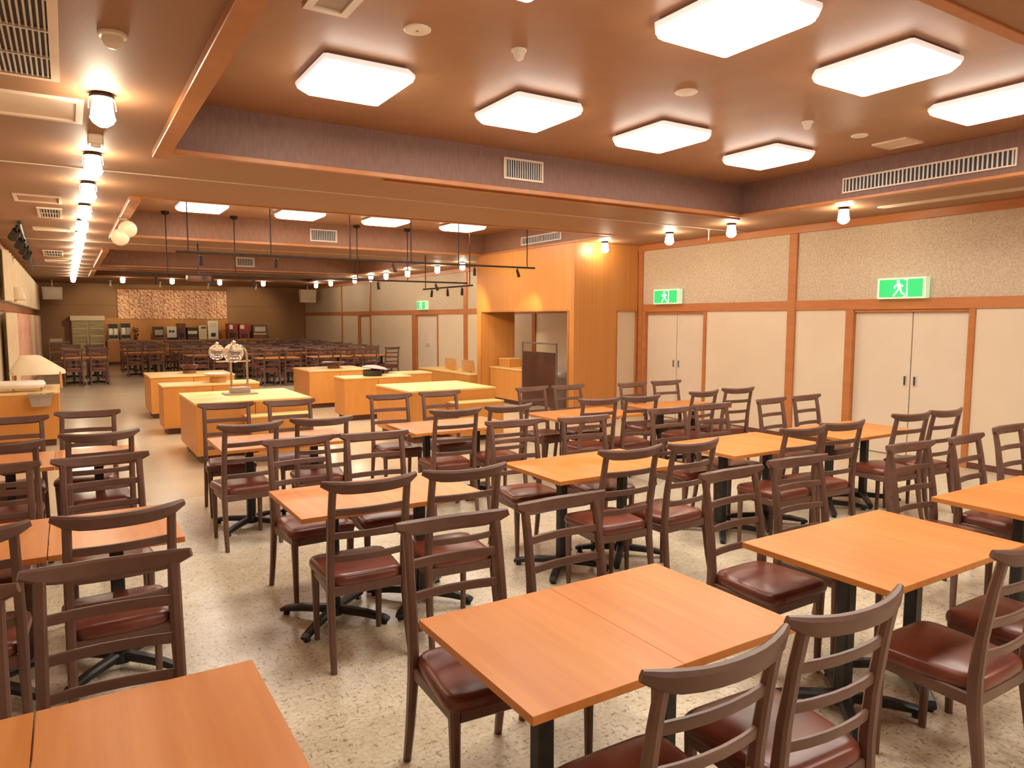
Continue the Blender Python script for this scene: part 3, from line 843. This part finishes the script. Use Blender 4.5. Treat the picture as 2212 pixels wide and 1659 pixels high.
grille('ceiling_hatch', 'long flat cream ceiling hatch behind the big slatted grille', (-0.27, 5.37, S), X_, Y_, DN, 0.84, 0.56, 0, 0, 0.04, 'ceiling hatch', 'cream_metal', 'cream_metal')
grille('ceiling_hatch', 'thin-framed ceiling hatch farther along the window side, before small vent', (-0.2, 9.42, S), X_, Y_, DN, 0.44, 0.5, 0, 0, 0.03, 'ceiling hatch', 'cream_metal', 'ceil')
grille('ceiling_vent', 'small square slatted vent in the ceiling beside the lanterns', (-0.11, 10.6, S), X_, Y_, DN, 0.26, 0.9, 7, 1, 0.03)
grille('ceiling_hatch', 'narrow cream ceiling strip beyond the small square vent', (-0.12, 12.5, S), X_, Y_, DN, 0.46, 0.35, 0, 0, 0.03, 'ceiling hatch', 'cream_metal', 'cream_metal')
grille('ceiling_vent', 'far pale vent near the end of the window-side ceiling', (-0.16, 17.1, S), X_, Y_, DN, 0.34, 1.4, 6, 1, 0.03)
grille('ceiling_hatch', 'last narrow cream ceiling strip far along the window side', (-0.12, 19.3, S), X_, Y_, DN, 0.46, 0.5, 0, 0, 0.03, 'ceiling hatch', 'cream_metal', 'cream_metal')
grille('recess_vent', 'rectangular vent on the far face of the front recess', (4.065, 6.324, 3.225), X_, Z_, (0, -1, 0), 0.48, 0.215, 16, 0, 0.02)
grille('recess_vent', 'long slotted vent on the door-side face of the front recess', (RX1 - 0.006, 4.07, 3.175), Y_, Z_, (-1, 0, 0), 1.72, 0.165, 40, 0, 0.016)
grille('recess_vent', 'rectangular vent on the far face of the second recess', (4.04, 12.994, 3.205), X_, Z_, (0, -1, 0), 0.50, 0.22, 14, 0, 0.022)
grille('recess_vent', 'rectangular vent on the far face of the third recess', (4.2, 20.494, 3.23), X_, Z_, (0, -1, 0), 0.48, 0.25, 10, 0, 0.03)
grille('recess_vent', 'long vent on the second recess face above the hatch', (RX1 - 0.006, 10.9, 3.16), Y_, Z_, (-1, 0, 0), 1.3, 0.15, 24, 0, 0.02)
grille('ceiling_hatch', 'square framed grey ceiling hatch in the front recess above the tables', (1.30, 3.90, U), X_, Y_, DN, 0.25, 0.34, 0, 0, 0.045, 'ceiling hatch', 'white', 'greypanel')
grille('ceiling_hatch', 'flat square hatch by the long slotted vent in front recess', (6.92, 4.06, U), X_, Y_, DN, 0.30, 0.34, 0, 0, 0.012, 'ceiling hatch', 'cream_metal', 'cream_metal')
grille('slot_diffuser', 'long pale air slot in the ceiling above the wide double doors', (8.06, 3.3, S), Y_, X_, DN, 3.2, 0.10, 0, 0, 0.02, 'vent', 'cream_metal', 'greypanel')
def disc(label, x, y, r):
    t = thing('ceiling_speaker', label, 'speaker', (x, y, U), 0, 'round ceiling speakers')
    MB().lathe([(r, 0), (r, -0.006), (r * 0.88, -0.012), (r * 0.84, -0.012)], n=24).obj('rim', 'white', t, True)
    MB().lathe([(r * 0.84, -0.009), (r * 0.80, -0.010), (r * 0.1, -0.012)], n=24).obj('mesh_cover', 'cream_metal', t, True)
disc('round pale ceiling speaker nearest the grey ceiling hatch', 1.845, 4.035, 0.082)
disc('round pale ceiling speaker in the middle of the front recess', 4.05, 4.03, 0.085)
disc('small round pale ceiling speaker beside the flat square hatch', 6.35, 4.09, 0.075)
def detector(label, x, y, z, r, name='smoke_detector'):
    t = thing(name, label, 'smoke detector', (x, y, z))
    MB().lathe([(r, 0), (r, -0.012), (r * 0.9, -0.018)], n=18).obj('base', 'white', t, True)
    MB().lathe([(r * 0.72, -0.018), (r * 0.75, -0.03), (r * 0.55, -0.055), (r * 0.3, -0.065)], n=18).obj('sensor', 'white', t, True)
detector('white smoke detector beside the big slatted grille', 0.24, 3.86, S, 0.062)
detector('white cone detector between first two light panels of far row', 2.53, 3.99, U, 0.05)
detector('white cone detector nearest the door side of the front recess', 5.54, 4.06, U, 0.05)
t = thing('emergency_light', 'small pale box between the first two window-side lanterns', 'emergency light', (0.235, 6.0, S))
MB().box(-0.05, 0.05, -0.05, 0.05, -0.07, 0, 0.01).obj('body', 'cream_metal', t)
MB().lathe([(0.03, -0.07), (0.03, -0.085), (0.01, -0.09)], n=12).obj('lens', 'white', t)
t = thing('ceiling_hook', 'thin pale rod hanging from ceiling beside the second door-side lantern', 'hook', (7.95, 7.4, S))
MB().tube([(0, 0, 0), (0, 0, -0.16)], 0.008, 6).obj('rod', 'white', t)
MB().lathe([(0.03, 0), (0.03, -0.01), (0.012, -0.014)], n=12).obj('rose', 'white', t)
t = thing('twin_globe_light', 'pair of round peach globes below the second recess edge', 'ceiling light', (0.66, 10.3, S - 0.05))
MB().box(-0.05, 0.05, -0.05, 0.05, -0.03, 0.0, 0.006).obj('bracket', 'greysteel', t)
for gx, gz in ((0.05, -0.13), (-0.04, -0.235)):
    MB().sphere((gx, 0.0, gz), 0.105, 20, 12).obj('globe', 'globe', t, True)

# black spotlights on a track along the window wall
t = thing('track_light', 'black spotlight track on ceiling along the window wall', 'track light', (-0.58, 17.0, S))
MB().bar([(0.10, -5.3, -0.03), (-0.1, 5.5, -0.03)], 0.05, 0.05, (1, 0, 0)).obj('track', 'black', t)
for q, yy in enumerate((-5.0, -3.6, -2.4, -1.2)):
    s_ = MB(); s_.tube([(0.06, yy, -0.03), (0.06, yy, -0.11)], 0.015, 6); s_.tube([(0.06, yy, -0.10), (0.0, yy + 0.12, -0.2)], [0.05, 0.06], 10)
    s_.obj('spot_head', 'black', t)

# ------------------------------------------------------------------ hanging lighting rails over the buffet
def rail(label, a, b, hangers, spots, z, top):
    t = thing('lighting_rail', label, 'track light', ((a[0] + b[0]) / 2, (a[1] + b[1]) / 2, z), 0, 'hanging lighting rails')
    o = Vector(((a[0] + b[0]) / 2, (a[1] + b[1]) / 2, z))
    MB().bar([Vector((*a, z)) - o, Vector((*b, z)) - o], 0.03, 0.035, (0, 0, 1)).obj('rail', 'rail_brown', t)
    for hx, hy, cap in hangers:
        hm = MB().tube([Vector((hx, hy, z)) - o, Vector((hx, hy, top)) - o], 0.009, 6)
        if cap:
            hm.lathe([(0.012, top - z - 0.06), (0.06, top - z - 0.04), (0.06, top - z)], hx - o.x, hy - o.y, 12)
        hm.obj('hanger', 'rail_brown', t)
    for sx, sy, tx, ty in spots:
        sm_ = MB()
        p = Vector((sx, sy, z)) - o
        sm_.tube([p, p + Vector((0, 0, -0.06))], 0.01, 6)
        d = Vector((tx, ty, -1)).normalized()
        c = p + Vector((0, 0, -0.07))
        sm_.tube([c - d * 0.03, c + d * 0.10], [0.022, 0.027], 10)
        sm_.obj('spot_head', 'rail_brown', t)
    return t
rail('long black lighting rail hanging over the nearer buffet islands', (1.28, 10.6), (7.06, 10.6), [(1.44, 10.6, 0), (2.53, 10.6, 0), (3.7, 10.6, 0), (4.7, 10.6, 0), (5.55, 10.6, 0), (6.9, 10.6, 0)], [(1.6, 10.6, 0, 0.2), (2.6, 10.6, 0, 0.3), (4.4, 10.6, 0.2, -0.4), (5.85, 10.6, 0.1, 0.2), (6.7, 10.6, 0.5, 0.2)], 2.596, U)
rail('black lighting rail hanging behind the first, over farther islands', (0.95, 12.8), (6.9, 12.8), [(1.42, 12.8, 1), (2.46, 12.8, 1), (4.6, 12.8, 1), (5.6, 12.8, 1)], [(1.25, 12.8, 0.1, 0.2), (2.1, 12.8, 0, 0.2), (2.75, 12.8, 0.2, 0.2), (5.0, 12.8, 0.2, 0.2), (6.2, 12.8, 0.3, -0.2)], 2.42, U)
rail('short low black lighting rail beside the hatch', (6.3, 11.5), (6.3, 13.6), [(6.3, 11.6, 0), (6.3, 13.5, 0)], [(6.3, 11.9, 0, 0.1), (6.3, 12.5, 0.1, 0.1), (6.3, 13.2, 0, 0.2)], 2.31, U)
t = thing('ceiling_projector', 'dark rounded projector hanging over the farther islands', 'projector', (2.0, 13.6, 2.44))
MB().box(-0.19, 0.19, -0.15, 0.15, -0.09, 0.04, 0.03).obj('body', 'brownmach', t)
MB().tube([(0, 0, 0.04), (0, 0, S - 2.44)], 0.015, 8).obj('stem', 'black', t)
MB().tube([(0.08, -0.15, -0.03), (0.08, -0.18, -0.03)], 0.04, 12).obj('lens', 'dark', t)

def spot(x, y, z, tx, ty, tz, w, size=1.1):
    l = bpy.data.lights.new('spot_lamp', 'SPOT')
    l.energy = w; l.color = (1.0, 0.80, 0.42); l.spot_size = size; l.spot_blend = 0.7; l.shadow_soft_size = 0.04
    o = bpy.data.objects.new('spot_lamp', l); COL.objects.link(o)
    o.location = (x, y, z)
    o.rotation_euler = (Vector((tx, ty, tz)) - Vector((x, y, z))).to_track_quat('-Z', 'Y').to_euler()
spot(2.6, 10.6, 2.40, 2.0, 9.6, 0.72, SPOT_W)
spot(4.4, 10.6, 2.40, 4.55, 9.5, 0.72, SPOT_W)
spot(6.7, 10.6, 2.40, 7.3, 11.2, 1.6, SPOT_W * 0.5)
spot(6.3, 12.5, 2.15, 8.75, 14.6, 1.1, SPOT_W * 1.8, 1.4)
spot(6.3, 13.2, 2.15, 8.75, 16.8, 1.1, SPOT_W * 2.2, 1.4)
spot(2.1, 12.8, 2.22, 1.8, 13.9, 0.72, SPOT_W * 0.5)
spot(5.0, 12.8, 2.22, 4.5, 13.9, 0.72, SPOT_W * 0.5)
spot(6.2, 12.8, 2.22, 6.3, 11.6, 0.72, SPOT_W * 0.5)

for x, tx, tz, w, lab in ((1.35, 1.05, 1.65, 50, 'by the display fridge'), (2.9, 2.7, 1.9, 42, 'over the fridge half of the patterned banner'), (4.5, 4.5, 1.9, 42, 'over the door half of the patterned banner'), (6.2, 6.3, 1.75, 50, 'over the red machines')):
    t = thing('ceiling_spotlight', 'small pale ceiling spotlight ' + lab, 'ceiling light', (x, 28.4, S), 0, 'wall-washing spotlights')
    MB().lathe([(0.05, 0), (0.05, -0.015), (0.02, -0.02)], n=12).obj('mount', 'white', t)
    MB().tube([(0, 0, -0.015), (0, 0, -0.06), (0, 0.05, -0.12), (0, 0.11, -0.17)], [0.012, 0.02, 0.04, 0.045], 10).obj('head', 'white', t)
    spot(x, 28.53, S - 0.19, tx, YB, tz, w, 1.25)
# ------------------------------------------------------------------ window-wall drapes and sconce
def drape(label, y0, y1, z0, z1, mat, folds, group):
    n = folds * 10
    rings = []
    front, back = [], []
    for i in range(n + 1):
        u = i / n
        x = XL + 0.105 + 0.08 * math.sin(u * folds * 2 * PI)
        front.append((x, y0 + (y1 - y0) * u))
        back.append((x - 0.012, y0 + (y1 - y0) * u))
    out = front + back[::-1]
    mid = (y0 + y1) / 2
    mb = MB().loft([[(x, y - mid, z) for x, y in out] for z in (z0, z0 + (z1 - z0) * 0.5, z1)])
    t = thing('drape', label, 'curtain', (0, mid, 0), 0, group)
    mb.obj('cloth', mat, t, True)
    MB().tube([(XL + 0.07, y0 - mid, z1 + 0.012), (XL + 0.07, y1 - mid, z1 + 0.012)], 0.014, 8).obj('rod', 'trim', t)
dn = ('first', 'second', 'third', 'fourth', 'fifth', 'sixth', 'seventh', 'eighth')
for i in range(8):
    y0 = 14.6 + i * 2.0
    pk = i in (1, 2, 3, 5)
    drape('%s long lower drape of the window wall, %s, counted from camera' % (('pink' if pk else 'cream'), dn[i]), y0 + 0.06, y0 + 1.92, 0.12, 1.79, 'cloth_pink' if pk else 'cloth_cream', 3, 'lower drapes of the window wall')
for i in range(8):
    y0 = 14.6 + i * 2.0
    drape('%s short cream upper drape of the window wall, counted from camera' % dn[i], y0 + 0.06, y0 + 1.92, 2.0, 2.84, 'cloth_cream', 3, 'upper drapes of the window wall')
t = thing('wall_sconce', 'white shaded sconce with bracket on the window wall', 'wall lamp', (XL + 0.05, 15.7, 2.02))
MB().bar([(0, 0, 0), (0.16, 0, 0)], 0.03, 0.03, (0, 0, 1)).obj('bracket', 'trim', t)
MB().lathe([(0.11, 0.0), (0.13, 0.02), (0.08, 0.22), (0.06, 0.24)], 0.17, 0, 18).obj('shade', 'cloth_white', t, True)

# ------------------------------------------------------------------ back wall: banner, fridge, counter and machines
t = thing('patterned_banner', 'wide pink patterned cloth banner on the back wall', 'banner', (3.62, YB - 0.06, 2.22))
bn = MB()
npan = 10
wb_ = 3.90 / npan
for q in range(npan):
    MB().box(-1.95 + q * wb_ + 0.004, -1.95 + (q + 1) * wb_ - 0.004, -0.012 - 0.006 * (q % 2), 0.01, -0.53, 0.58, 0.003).obj('cloth_panel', 'banner', t)
MB().tube([(-2.0, 0, 0.6), (2.0, 0, 0.6)], 0.02, 8).obj('rod', 'trim', t)

t = thing('display_fridge', 'two-door glass display fridge against the back wall', 'refrigerator', (0.66, 30.6, 0))
fb = MB(); fb.box(-0.52, 0.52, 0.02, 0.36, 0, 1.62, 0.01); fb.box(-0.55, 0.55, -0.04, 0.36, 1.62, 1.80, 0.01)
fb.obj('cabinet', 'cream_metal', t)
for s in (-1, 1):
    d = MB().box(min(s * 0.505, s * 0.015), max(s * 0.505, s * 0.015), -0.02, 0.018, 0.12, 1.60, 0.006).obj('door', 'fridge_in', t)
    MB().bar([(s * 0.05, -0.04, 0.75), (s * 0.05, -0.04, 1.05)], 0.02, 0.02, (1, 0, 0)).obj('handle', 'chrome', d)
    for z in (0.45, 0.75, 1.05, 1.32):
        MB().box(min(s * 0.48, s * 0.07), max(s * 0.48, s * 0.07), -0.026, -0.0205, z, z + 0.03).obj('shelf', 'plate', d)

t = thing('drink_counter', 'long wood drink counter along the back wall', 'counter', (4.3, 30.35, 0))
MB().box(-3.0, 3.0, -0.28, 0.55, 0, 0.10).obj('plinth', 'kick', t)
for q in range(8):
    MB().box(-3.05 + q * 0.7625 + 0.003, -3.05 + (q + 1) * 0.7625 - 0.003, -0.35, 0.55, 0.10, 0.86, 0.005).obj('cabinet_door', 'boxwall_x', t)
MB().box(-3.08, 3.08, -0.37, 0.56, 0.86, 0.895, 0.004).obj('worktop', 'bowl_wood', t)

def machine(name, label, x0, x1, h, body, spec, cat='drink machine'):
    w = (x1 - x0) / 2
    t = thing(name, label, cat, ((x0 + x1) / 2, 30.32, 0.895), 0, 'machines on the drink counter')
    MB().box(-w, w, -0.18, 0.25, 0, h, 0.012).obj('body', body, t)
    for nm, a, b, z0, z1, mt_ in spec:
        MB().box(-w + 2 * w * a, -w + 2 * w * b, -0.20, -0.1805, h * z0, h * z1, 0.004).obj(nm, mt_, t)
    return t
machine('juice_dispenser', 'dark-framed juice dispenser at the fridge end of drink counter', 1.28, 1.62, 0.62, 'greysteel', [('top_panel', .05, .95, .72, .98, 'dark'), ('tank', .12, .42, .34, .70, 'white'), ('tank', .58, .88, .34, .70, 'white'), ('drip_tray', .05, .95, .12, .3, 'dark')])
machine('juice_dispenser', 'second dark-framed juice dispenser, just before the potted flowers', 1.68, 2.02, 0.64, 'greysteel', [('top_panel', .05, .95, .74, .98, 'dark'), ('tank', .15, .45, .34, .72, 'white'), ('tank', .58, .88, .34, .72, 'greypanel'), ('drip_tray', .05, .95, .12, .3, 'dark')])
t = thing('potted_flowers', 'small pot of dark red flowers on the drink counter', 'potted plant', (2.18, 30.25, 0.895))
MB().lathe([(0.05, 0), (0.07, 0.12), (0.075, 0.13)], n=12).obj('pot', 'brownmach', t, True)
fo = MB()
for q in range(26):
    a = random.uniform(0, 2 * PI); rr = random.uniform(0.02, 0.10); z = random.uniform(0.16, 0.46)
    fo.sphere((rr * math.cos(a), rr * math.sin(a), z), random.uniform(0.02, 0.035), 6, 4)
fo.tube([(0, 0, 0.1), (0, 0, 0.42)], 0.012, 5)
fo.obj('flowers', 'leaf', t)
machine('coffee_machine', 'brown open-fronted coffee machine near the counter middle', 2.78, 3.14, 0.50, 'brownmach', [('display', .1, .9, .80, .96, 'dark'), ('cup_bay', .12, .88, .36, .76, 'greysteel'), ('drip_tray', .05, .95, .22, .34, 'dark')])
machine('coffee_machine', 'white coffee machine with small dark eyes near counter middle', 3.24, 3.58, 0.50, 'white', [('window', .2, .42, .55, .72, 'dark'), ('window', .52, .74, .55, .72, 'dark'), ('base_band', .0, 1, .0, .16, 'dark')])
machine('coffee_machine', 'tall reddish-brown machine between the white and the dark machines', 3.60, 3.90, 0.62, 'brownmach', [('display', .15, .85, .7, .92, 'redmach'), ('cup_bay', .2, .8, .12, .4, 'dark')])
machine('coffee_machine', 'dark machine with a pale band across its front', 3.95, 4.32, 0.46, 'dark', [('pale_band', .05, .95, .45, .72, 'cream_metal'), ('drip_tray', .05, .95, .05, .2, 'brownmach')])
machine('coffee_machine', 'beige machine beside the tall white machine', 4.36, 4.66, 0.54, 'plate', [('display', .3, .9, .78, .92, 'brownmach'), ('tray', .05, .95, .02, .1, 'white')])
machine('water_cooler', 'tall white machine with a round black spot', 4.70, 5.08, 0.72, 'white', [('label_plate', .2, .8, .7, .9, 'cream_metal'), ('tap_bay', .28, .72, .14, .34, 'dark')])
machine('juice_dispenser', 'red drink dispenser next to the tall white machine', 5.42, 5.82, 0.62, 'redmach', [('label_plate', .2, .5, .62, .9, 'white'), ('tap_bay', .2, .8, .08, .4, 'dark')])
machine('juice_dispenser', 'red drink dispenser, second past the tall white machine', 5.86, 6.26, 0.60, 'redmach', [('label_plate', .1, .5, .66, .92, 'cream_metal'), ('tap_bay', .2, .8, .08, .35, 'dark')])
machine('ice_machine', 'dark brown machine at the door end of the drink counter', 6.40, 6.95, 0.56, 'brownmach', [('window', .12, .88, .5, .85, 'greypanel'), ('ledge', .05, .95, .3, .38, 'cream_metal')])

t = thing('tray_trolley', 'grey trolley with stacked trays in the corner beside the fridge', 'trolley', (-0.25, 29.6, 0))
for z in (0.18, 0.52, 0.86):
    MB().box(-0.3, 0.3, -0.22, 0.22, z, z + 0.03, 0.005).obj('shelf', 'greysteel', t)
for sx in (-0.29, 0.29):
    for sy in (-0.21, 0.21):
        MB().bar([(sx, sy, 0), (sx, sy, 0.95)], 0.025, 0.025, (1, 0, 0)).obj('upright', 'greysteel', t)
MB().box(-0.27, 0.1, -0.2, 0.2, 0.89, 1.0, 0.01).obj('tray_stack', 'cream_metal', t)

def hung_unit(label, x, y, z, w, h, name='ceiling_speaker_box'):
    t = thing(name, label, 'speaker', (x, y, z), 0)
    MB().loft([[(-w / 2 * 0.92, -0.12, -h / 2), (w / 2 * 0.92, -0.12, -h / 2), (w / 2 * 0.92, 0.12, -h / 2), (-w / 2 * 0.92, 0.12, -h / 2)], [(-w / 2, -0.14, h / 2), (w / 2, -0.14, h / 2), (w / 2, 0.14, h / 2), (-w / 2, 0.14, h / 2)]]).obj('body', 'cream_metal', t)
    MB().box(-w / 2 * 0.86, w / 2 * 0.86, -0.15, -0.128, -h / 2 * 0.8, h / 2 * 0.8, 0.004).obj('front_panel', 'plate', t)
    MB().tube([(0, 0, h / 2), (0, 0, S - z)], 0.015, 8).obj('stem', 'white', t)
hung_unit('pale box unit on a stem from ceiling near the window corner', -0.36, 29.0, 2.55, 0.60, 0.42)
hung_unit('pale box unit on a stem from ceiling near the door corner', 8.2, 28.6, 2.6, 0.62, 0.5)

bpy.context.view_layer.update()
